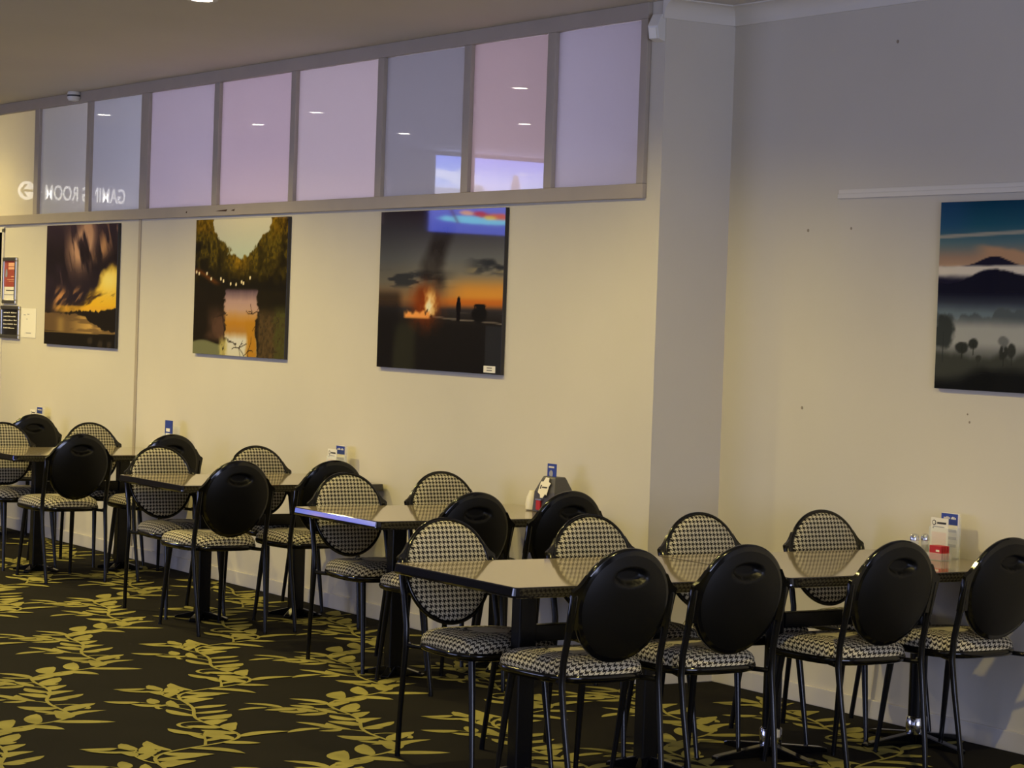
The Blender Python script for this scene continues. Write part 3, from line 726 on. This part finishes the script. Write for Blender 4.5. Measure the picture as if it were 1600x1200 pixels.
# ------------------------------------------------------------------ chairs
def make_chair():
    t = thing('dining_chair', '', 'chair')
    # --- seat cushion
    def outline(a, k=1.0):
        n = 3.4; ca, sa = math.cos(a), math.sin(a)
        x = .218*math.copysign(abs(ca)**(2/n), ca); y = .208*math.copysign(abs(sa)**(2/n), sa)
        y *= 1+.06*(x/.205)
        return x*k+.035, y*k
    def rings(levels, N=44, uvk=True):
        vs, fs, uv = [], [], []
        arc = []; s = 0; prev = None
        for k, z in reversed(levels):
            if prev is not None: s += math.hypot((prev[0]-k)*.205, prev[1]-z)
            arc.append(s); prev = (k, z)
        arc = arc[::-1]
        for (k, z), s in zip(levels, arc):
            for j in range(N):
                a = 2*PI*j/N; x, y = outline(a, k); ox, oy = outline(a, 1.0)
                crown = .006*(1-((x-.035)/.205)**2)
                vs.append((x, y, z+(crown if k < .9 else 0)))
                L = math.hypot(ox-.035, oy) or 1; kk = s/.205
                uv.append(((ox-.035)*kk, oy*kk))
        for i in range(len(levels)-1):
            for j in range(N): fs.append((i*N+j, i*N+(j+1) % N, (i+1)*N+(j+1) % N, (i+1)*N+j))
        c = len(vs); vs.append((.035, 0, levels[-1][1]+.006)); uv.append((0, 0))
        for j in range(N): fs.append(((len(levels)-1)*N+j, (len(levels)-1)*N+(j+1) % N, c))
        return vs, fs, uv
    zt = .452
    vs, fs, uv = rings([(1.0, zt-.012), (1.02, zt), (1.015, zt+.012), (.985, zt+.024), (.93, zt+.034), (.82, zt+.041), (.6, zt+.045), (.3, zt+.046)])
    def uvmesh(name, vs, fs, uv):
        me = bpy.data.meshes.new(name); me.from_pydata(vs, [], fs); lay = me.uv_layers.new(name='UVMap')
        for p in me.polygons:
            p.use_smooth = True
            for li in p.loop_indices: lay.data[li].uv = uv[me.loops[li].vertex_index]
        return me
    link('seat_cushion', uvmesh('seat_cushion', vs, fs, uv), M_FAB, t)
    # --- seat pan
    vs, fs, uv = rings([(.5, zt-.034), (.95, zt-.034), (1.02, zt-.028), (1.045, zt-.016), (1.03, zt-.004), (.98, zt-.002)])
    N = 44; fs = [f for f in fs if len(f) == 4]; vs = vs[:-1]; fs.append(tuple(range(N-1, -1, -1)))
    me = bpy.data.meshes.new('seat_pan'); me.from_pydata(vs, [], fs)
    for p in me.polygons: p.use_smooth = True
    link('seat_pan', me, M_RIM, t)
    # --- backrest: plane reclined by 13 deg, local s (sideways = y), q (up the back), d (towards the sitter)
    TI = math.radians(13); cx, cz = -.255, .690
    U = Vector((-math.sin(TI), 0, math.cos(TI))); D = Vector((math.cos(TI), 0, math.sin(TI)))
    def BP(s, q, d):
        p = Vector((cx, 0, cz))+U*q+D*d; return (p.x, s, p.z)
    A, B = .188, .202
    def egg(a):
        s, q = math.cos(a), math.sin(a)
        return A*s*(1+.035*q), B*q
    N, R = 72, 26
    vs, fs = [], []
    def handle(s, q):
        h = math.hypot(s/.058, (q-.112)/.026); h = h**1.0
        return max(0.0, min(1.0, (1.16-h)/.32))
    for i in range(R+1):
        k = i/R; k = k**.8
        for j in range(N):
            es, eq = egg(2*PI*j/N); s, q = es*k, eq*k
            d = -.034*(1-k**2.6)-.002
            hd = handle(s, q); hd = hd*hd*(3-2*hd)
            vs.append(BP(s, q, d+.030*hd))
    for i in range(R):
        for j in range(N):
            fs.append((i*N+j, i*N+(j+1) % N, (i+1)*N+(j+1) % N, (i+1)*N+j) if i else (N*0, N+(j+1) % N, N+j))
    # rounded rim to the front
    base = R*N
    for kk, d in ((1.012, .006), (1.005, .014), (.965, .016), (.93, .010)):
        b2 = len(vs)
        for j in range(N):
            es, eq = egg(2*PI*j/N); vs.append(BP(es*kk, eq*kk, d))
        for j in range(N): fs.append((base+j, base+(j+1) % N, b2+(j+1) % N, b2+j))
        base = b2
    fs.append(tuple(base+j for j in range(N)))
    m = MB(); m.add(vs, fs); me = m.mesh('back_shell'); 
    for p in me.polygons: p.use_smooth = True
    me.materials.append(M_SHELL); me.materials.append(M_RIM)
    for p in me.polygons:
        if p.index >= (R-3)*N: p.material_index = 1
    link('back_shell', me, M_SHELL, t)
    # padded front
    vs, fs, uv = [], [], []; N2 = 48; lv = [(1.0, .008), (.99, .017), (.95, .024), (.85, .029), (.6, .032), (.3, .033)]
    for k, d in lv:
        for j in range(N2):
            es, eq = egg(2*PI*j/N2); s, q = es*.94*k, eq*.94*k
            vs.append(BP(s, q, d)); uv.append((s, q))
    for i in range(len(lv)-1):
        for j in range(N2): fs.append((i*N2+j, i*N2+(j+1) % N2, (i+1)*N2+(j+1) % N2, (i+1)*N2+j))
    c = len(vs); vs.append(BP(0, 0, .0335)); uv.append((0, 0))
    for j in range(N2): fs.append(((len(lv)-1)*N2+j, (len(lv)-1)*N2+(j+1) % N2, c))
    link('back_cushion', uvmesh('back_cushion', vs, fs, uv), M_FAB, t)
    for sd in (-1, 1):
        # rear leg runs up to the back
        top = BP(sd*.198, .045, .008); mid = BP(sd*.198, -.10, .006)
        m = MB(); m.tube([(-.262, sd*.186, 0), (-.262, sd*.186, .012), (-.244, sd*.192, .14), (-.218, sd*.198, .30), (-.200, sd*.200, .42), (-.204, sd*.199, .50), mid, top],
                         [.0105, .0105, .0105, .0115, .0125, .0125, .0125, .012], 10)
        m.build('leg', M_BLACK, t, smooth=True)
        m = MB(); m.tube([(.185, sd*.150, .425), (.205, sd*.156, .30), (.245, sd*.170, .012), (.246, sd*.170, 0)], [.0145, .0135, .009, .0105], 10)
        m.build('leg', M_BLACK, t, smooth=True)
        # sleeve moulded on the shell that grips the leg
        m = MB(); e0 = BP(sd*.198, -.085, .006); e1 = BP(sd*.199, .040, .008); e2 = BP(sd*.198, .052, .008)
        m.tube([e0, e1, e2], [.0145, .0155, .011], 10)
        def quad(q, s0, s1, d0, d1): return [BP(sd*s0, q, d0), BP(sd*s1, q, d0), BP(sd*s1, q, d1), BP(sd*s0, q, d1)]
        qs = [(-.078, .172, .2065), (0, .182, .2095), (.044, .178, .2125), (.056, .174, .2135), (.063, .172, .207), (.072, .168, .193), (.088, .160, .1795), (.112, .150, .1640)]
        vs = []; fs = []
        for q, s0, s1 in qs: vs += quad(q, s0, s1, -.005, .013)
        for i in range(len(qs)-1):
            for j in range(4): fs.append((i*4+j, i*4+(j+1) % 4, i*4+4+(j+1) % 4, i*4+4+j))
        fs += [(3, 2, 1, 0), tuple(len(vs)-4+j for j in range(4))]
        m.add(vs, fs); m.build('back_bracket', M_RIM, t, smooth=True)
        # seat to leg bracket with bolt
        m = MB(); m.tube([(-.11, sd*.165, .424), (-.175, sd*.188, .424), (-.201, sd*.200, .425)], [.009, .009, .009], 8)
        sb = m.build('seat_bracket', M_BLACK, t, smooth=True)
        m = MB(); m.tube([(-.186, sd*.193, .4335), (-.186, sd*.193, .438)], .006, 8); m.build('bolt', M_CHROME, sb)
    return t
proto = make_chair()
used = [False]
def chair(x_top, y, facing, label, dz=0.0, rot=0.0):
    """x_top = x of the top of the back; facing = +1 looks along +x, -1 along -x"""
    if used[0]: o = copy_tree(proto)
    else: o = proto; used[0] = True
    o.location = (x_top+.30*facing, y, 0); o.rotation_euler = (0, 0, (0 if facing > 0 else PI)+math.radians(rot))
    o['label'] = label; o['group'] = 'houndstooth dining chairs with round backs'
    return o
FRONT = 'the front table row'
chair(2.33, -1.745, -1, 'black-backed chair nearest the aisle on the near side of the front table', rot=0)
chair(2.30, -1.225, -1, 'second black-backed chair from the aisle at the front table')
chair(2.30, -.515, -1, 'third black-backed chair from the aisle, before the salt shakers')
chair(2.30, .04, -1, 'black-backed chair cut off by the right edge of the photo')
chair(1.10, -1.755, 1, 'houndstooth chair facing out at the aisle corner of the front table')
chair(1.06, -1.065, 1, 'houndstooth chair second from the aisle behind the front table')
chair(1.06, -.525, 1, 'houndstooth chair in front of the wall recess corner')
chair(1.04, .135, 1, 'houndstooth chair at the wall end of the front table')
chair(-.02, -.905, -1, 'black-backed chair at the second table, seen over the front corner chair')
chair(-.03, -.400, -1, 'black-backed chair in front of the grey napkin caddy')
chair(-1.27, -.890, 1, 'houndstooth chair at the aisle end of the blue-edged second table')
chair(-1.31, -.335, 1, 'houndstooth chair near the wall at the second table')
chair(-2.10, -1.035, -1, 'black-backed chair nearest the aisle at the third table')
chair(-2.10, -.490, -1, 'black-backed chair below the white flyer stand on the third table')
chair(-3.36, -.925, 1, 'houndstooth chair at the aisle end of the third table')
chair(-3.37, -.325, 1, 'houndstooth chair near the wall at the third table')
chair(-4.48, -.905, -1, 'black-backed chair nearest the aisle at the fourth table')
chair(-4.46, -.330, -1, 'black-backed chair below the blue card on the fourth table')
chair(-5.82, -.900, 1, 'houndstooth chair cut off by the left edge of the photo')
chair(-5.85, -.295, 1, 'houndstooth chair near the wall joint at the fourth table')
chair(-6.90, -.255, -1, 'farthest black-backed chair, by the fifth table at the left')

# ------------------------------------------------------------------ tables
def rounded(x0, x1, y0, y1, r, n=4):
    pts = []
    for cx, cy, a0 in ((x1-r, y1-r, 0), (x0+r, y1-r, PI/2), (x0+r, y0+r, PI), (x1-r, y0+r, 3*PI/2)):
        for k in range(n+1):
            a = a0+PI/2*k/n; pts.append((cx+r*math.cos(a), cy+r*math.sin(a)))
    return pts
def table(label, x_near, y0, y1, width=.80, cols=(-.28, .28), chrome=False, colx=0.0):
    cy = (y0+y1)/2; cx = x_near-width/2; L = y1-y0
    t = thing('dining_table', label, 'table', (cx, cy, 0), 0, 'dining tables set end-on to the wall')
    hw, hl = width/2, L/2
    m = MB(); m.prism(rounded(-hw+.004, hw-.004, -hl+.004, hl-.004, .012), 'z', .708, .740); m.build('table_top', M_TOP, t)
    # edge band with a rounded nose
    m = MB(); lev = [(-.002, .702), (.003, .705), (.0045, .711), (.0040, .716), (.0005, .7365), (-.001, .7392), (-.005, .7395)]
    vs, fs = [], []; n = 0
    for off, z in lev:
        P = rounded(-hw-off, hw+off, -hl-off, hl+off, .016+off); n = len(P); vs += [(a, b, z) for a, b in P]
    for i in range(len(lev)-1):
        for j in range(n): fs.append((i*n+j, i*n+(j+1) % n, (i+1)*n+(j+1) % n, (i+1)*n+j))
    for j in range(n):
        a = (len(lev)-1)*n; fs.append((a+j, a+(j+1) % n, (j+1) % n, j))
    m.add(vs, fs); m.build('edge_band', M_EDGE, t)
    for c in cols:
        m = MB()
        if chrome: m.tube([(colx, c, .05), (colx, c, .70)], .036, 20); co = m.build('column', M_BLACK, t, smooth=True)
        else: m.box(colx-.03, colx+.03, c-.036, c+.036, .03, .70); co = m.build('column', M_BLACK, t, bevel=.006)
        if chrome:
            m = MB(); m.lathe([(.040, .04), (.043, .05), (.043, .105), (.038, .112)], 20, (colx, c, 0)); m.build('collar', M_CHROME, co, smooth=True)
        boxo('mounting_plate', M_BLACK, t, -.22, .22, c-.05, c+.05, .694, .706)
        for a in range(4):
            m = MB(); Lf = .27 if chrome else .145
            m.prism([(.02, .0), (Lf, .0), (Lf, .014), (Lf-.02, .020), (.02, .048)], 'y', -.018, .018)
            f = m.build('base_foot', M_RIM, t, bevel=.003); f.location = (colx, c, 0); f.rotation_euler = (0, 0, a*PI/2+(0 if chrome else PI/4))
    if True:
        boxo('stretcher', M_BLACK, t, colx-.02, colx+.02, cols[0]+.036, cols[1]-.036, .495, .555, bevel=.004)
    return t
table('front table nearest the viewer, aisle half, with dark bare top', 2.09, -2.052, -.872, .83, cols=(-.295, .262), colx=.019)
table('wall half of the front table row carrying the flyer stand', 2.085, -.862, .372, .83, cols=(-.345, .40), chrome=True)
table('second table with blue light along its end edge', -.325, -1.232, -.018, .80, cols=(-.31, .25), colx=.06)
table('third table with the white flyer stand at the wall', -2.42, -1.205, -.018, .81, cols=(-.30, .26), colx=.06)
table('fourth table in line with the upright wall joint', -4.83, -1.19, -.018, .80, colx=.02)
table('fifth table at the far left, mostly hidden behind chairs', -7.12, -1.19, -.018, .80, colx=-.06)

# ------------------------------------------------------------------ things on the tables
TZ = .7405
def flyer_stand(label, x, y, kind):
    t = thing('flyer_stand', label, 'flyer stand', (x, y, TZ), 0, 'flyer stands at the wall ends of the tables')
    W = .1
    # clear stand: back sheet, front pocket, base
    st = MB(); st.box(-.055, .06, .030, .0325, 0, .17); st.box(-.055, .06, -.0345, -.032, 0, .125); st.box(-.055, .06, -.032, .03, 0, .003)
    st.box(-.055, -.0525, -.032, .03, 0, .125); st.box(.0575, .06, -.032, .03, 0, .125)
    st.build('clear_stand', M_ACRYL, t)
    if kind == 'double':
        b = boxo('brochure', M_PAPER, t, -.04, .06-.004, .018, .028, .004, .182)
        boxo('brochure_header', M_BLUE, b, -.04, .056, .0165, .018, .135, .180)
        rnd = random.Random(3)
        for q in range(9): boxo('letter', M_LIGHTINK, b, -.025+.0075*q+(.005 if q > 4 else 0), -.0205+.0075*q+(.005 if q > 4 else 0), .0158, .0166, .158, .165+rnd.choice((0, .003)))
        for z in (.105, .075, .045): boxo('print_line', M_INKL, b, -.03, .05, .0165, .018, z, z+.012)
        f = boxo('flyer', M_PAPER, t, -.05, .05, -.030, -.026, .004, .162)
        m = MB(); m.tube([(-.030, -.0302, .142), (-.030, -.0312, .142)], .011, 16); m.build('emblem_ring', M_INK, f)
        m = MB(); m.tube([(-.030, -.0312, .142), (-.030, -.0318, .142)], .0075, 16); m.build('emblem_centre', M_PAPER, f)
        boxo('print_line', M_INK, f, -.012, .04, -.0312, -.030, .138, .146); boxo('print_line', M_INKL, f, -.035, .03, -.0312, -.030, .125, .128); boxo('print_line', M_INK, f, -.038, -.032, -.0312, -.030, .118, .124)
        boxo('print_panel', pmat('pale_pink_print', rgb(226, 196, 186), .7), f, -.042, .042, -.0306, -.030, .02, .105)
    else:
        b = boxo('brochure', M_BLUE, t, -.05, .05, -.02, -.012, .004, .205)
        for z0, z1 in ((.135, .155), (.105, .125), (.05, .095)): boxo('print_panel', M_PAPER, b, -.03, .025, -.0212, -.02, z0, z1)
    return t
flyer_stand('clear stand with white flyer and blue-topped brochure on the front table', 1.628, .305, 'double')
flyer_stand('clear stand with white flyer and blue brochure on the third table', -2.84, -.085, 'double')
flyer_stand('blue brochure in a clear stand on the fourth table', -5.03, -.085, 'single')
flyer_stand('blue brochure stand peeping over the farthest black chair', -7.30, -.085, 'double')
# salt and pepper
def shaker(label, x, y, fill):
    t = thing('condiment_shaker', label, 'shaker', (x, y, TZ), 0, 'glass shakers on the front table')
    m = MB(); m.lathe([(.017, 0), (.020, .004), (.019, .03), (.017, .06), (.016, .066)], 12); m.build('glass_body', M_GLASSJAR, t)
    m = MB(); m.lathe([(.0145, .004), (.0150, .01), (.0140, .045)], 12); m.build('contents', fill, t)
    m = MB(); m.lathe([(.0185, .064), (.019, .078), (.014, .088), (.004, .092)], 16); m.build('lid', M_CHROME, t, smooth=True)
shaker('left glass salt shaker with chrome lid', 1.538, .226, M_PAPER)
shaker('right glass pepper shaker with chrome lid', 1.546, .278, pmat('pepper', rgb(120, 110, 98), .9))
t = thing('sachet_box', 'small clear box of red sachets in front of the white flyer', 'sachet box', (1.705, .215, TZ))
m = MB(); m.box(-.05, .035, -.028, -.0265, 0, .03); m.box(-.05, .035, .0265, .028, 0, .03); m.box(-.05, -.0485, -.0265, .0265, 0, .03); m.box(.0335, .035, -.0265, .0265, 0, .03); m.box(-.0485, .0335, -.0265, .0265, 0, .0015)
m.build('clear_tray', M_ACRYL, t)
for k in range(4):
    s = boxo('sachet', M_RED, t, -.040, .028, -.022+.012*k, -.014+.012*k, .002, .058, bevel=.001)
    if k == 0: boxo('print_line', M_LIGHTINK, s, -.002, .018, -.0226, -.022, .035, .043)
# napkin caddy on the second table
t = thing('napkin_caddy', 'dark grey napkin caddy with blue card on the second table', 'caddy', (-.60, -.125, TZ))
m = MB(); 
lv = [(0, .092, .062), (.10, .085, .055), (.165, .055, .032), (.172, .05, .028)]
vs = []; fs = []
for z, a, b in lv: vs += [(-a, -b, z), (a, -b, z), (a, b, z), (-a, b, z)]
for i in range(len(lv)-1):
    for j in range(4): fs.append((i*4+j, i*4+(j+1) % 4, i*4+4+(j+1) % 4, i*4+4+j))
fs += [(3, 2, 1, 0), tuple(12+j for j in range(4))]
m.add(vs, fs); m.build('body', M_GREY, t, bevel=.004)
bc = boxo('blue_card', M_BLUE, t, -.045, .03, -.012, -.009, .165, .232)
for q in range(6): boxo('letter', M_LIGHTINK, bc, -.033+.008*q, -.0275+.008*q, -.0128, -.012, .212, .220)
m = MB(); m.tube([(-.012, -.0121, .185), (-.012, -.0128, .185)], .016, 14); m.build('emblem', M_INKL, bc)
lab = MB(); lab.prism([(-.045, .085), (-.02, .075), (-.01, .06), (.01, .06), (.02, .08), (.035, .075), (.032, .12), (.04, .135), (.02, .14), (.012, .16), (-.015, .162), (-.025, .14), (-.045, .138)], 'y', -.002, 0)
lo = lab.build('white_badge', M_CREAM, t); lo.rotation_euler = (math.radians(-19.5), 0, 0); lo.location = (.005, -.093, .015)
boxo('print_line', M_INK, lo, -.020, .022, -.003, -.002, .108, .115); boxo('print_mark', M_INK, lo, -.036, -.027, -.003, -.002, .103, .122)
boxo('red_tab', M_RED, t, -.05, -.015, -.068, -.060, .012, .058); boxo('tab_holder', M_STEEL, t, -.055, -.005, -.070, -.058, .058, .064)
t = thing('bud_vase', 'small white ribbed vase left of the napkin caddy', 'vase', (-.745, -.145, TZ))
m = MB(); m.lathe([(.030, 0), (.038, .006), (.039, .03), (.033, .065), (.024, .085), (.021, .095), (.018, .095), (.018, .088)], 22); m.build('body', M_CREAM, t, smooth=True)
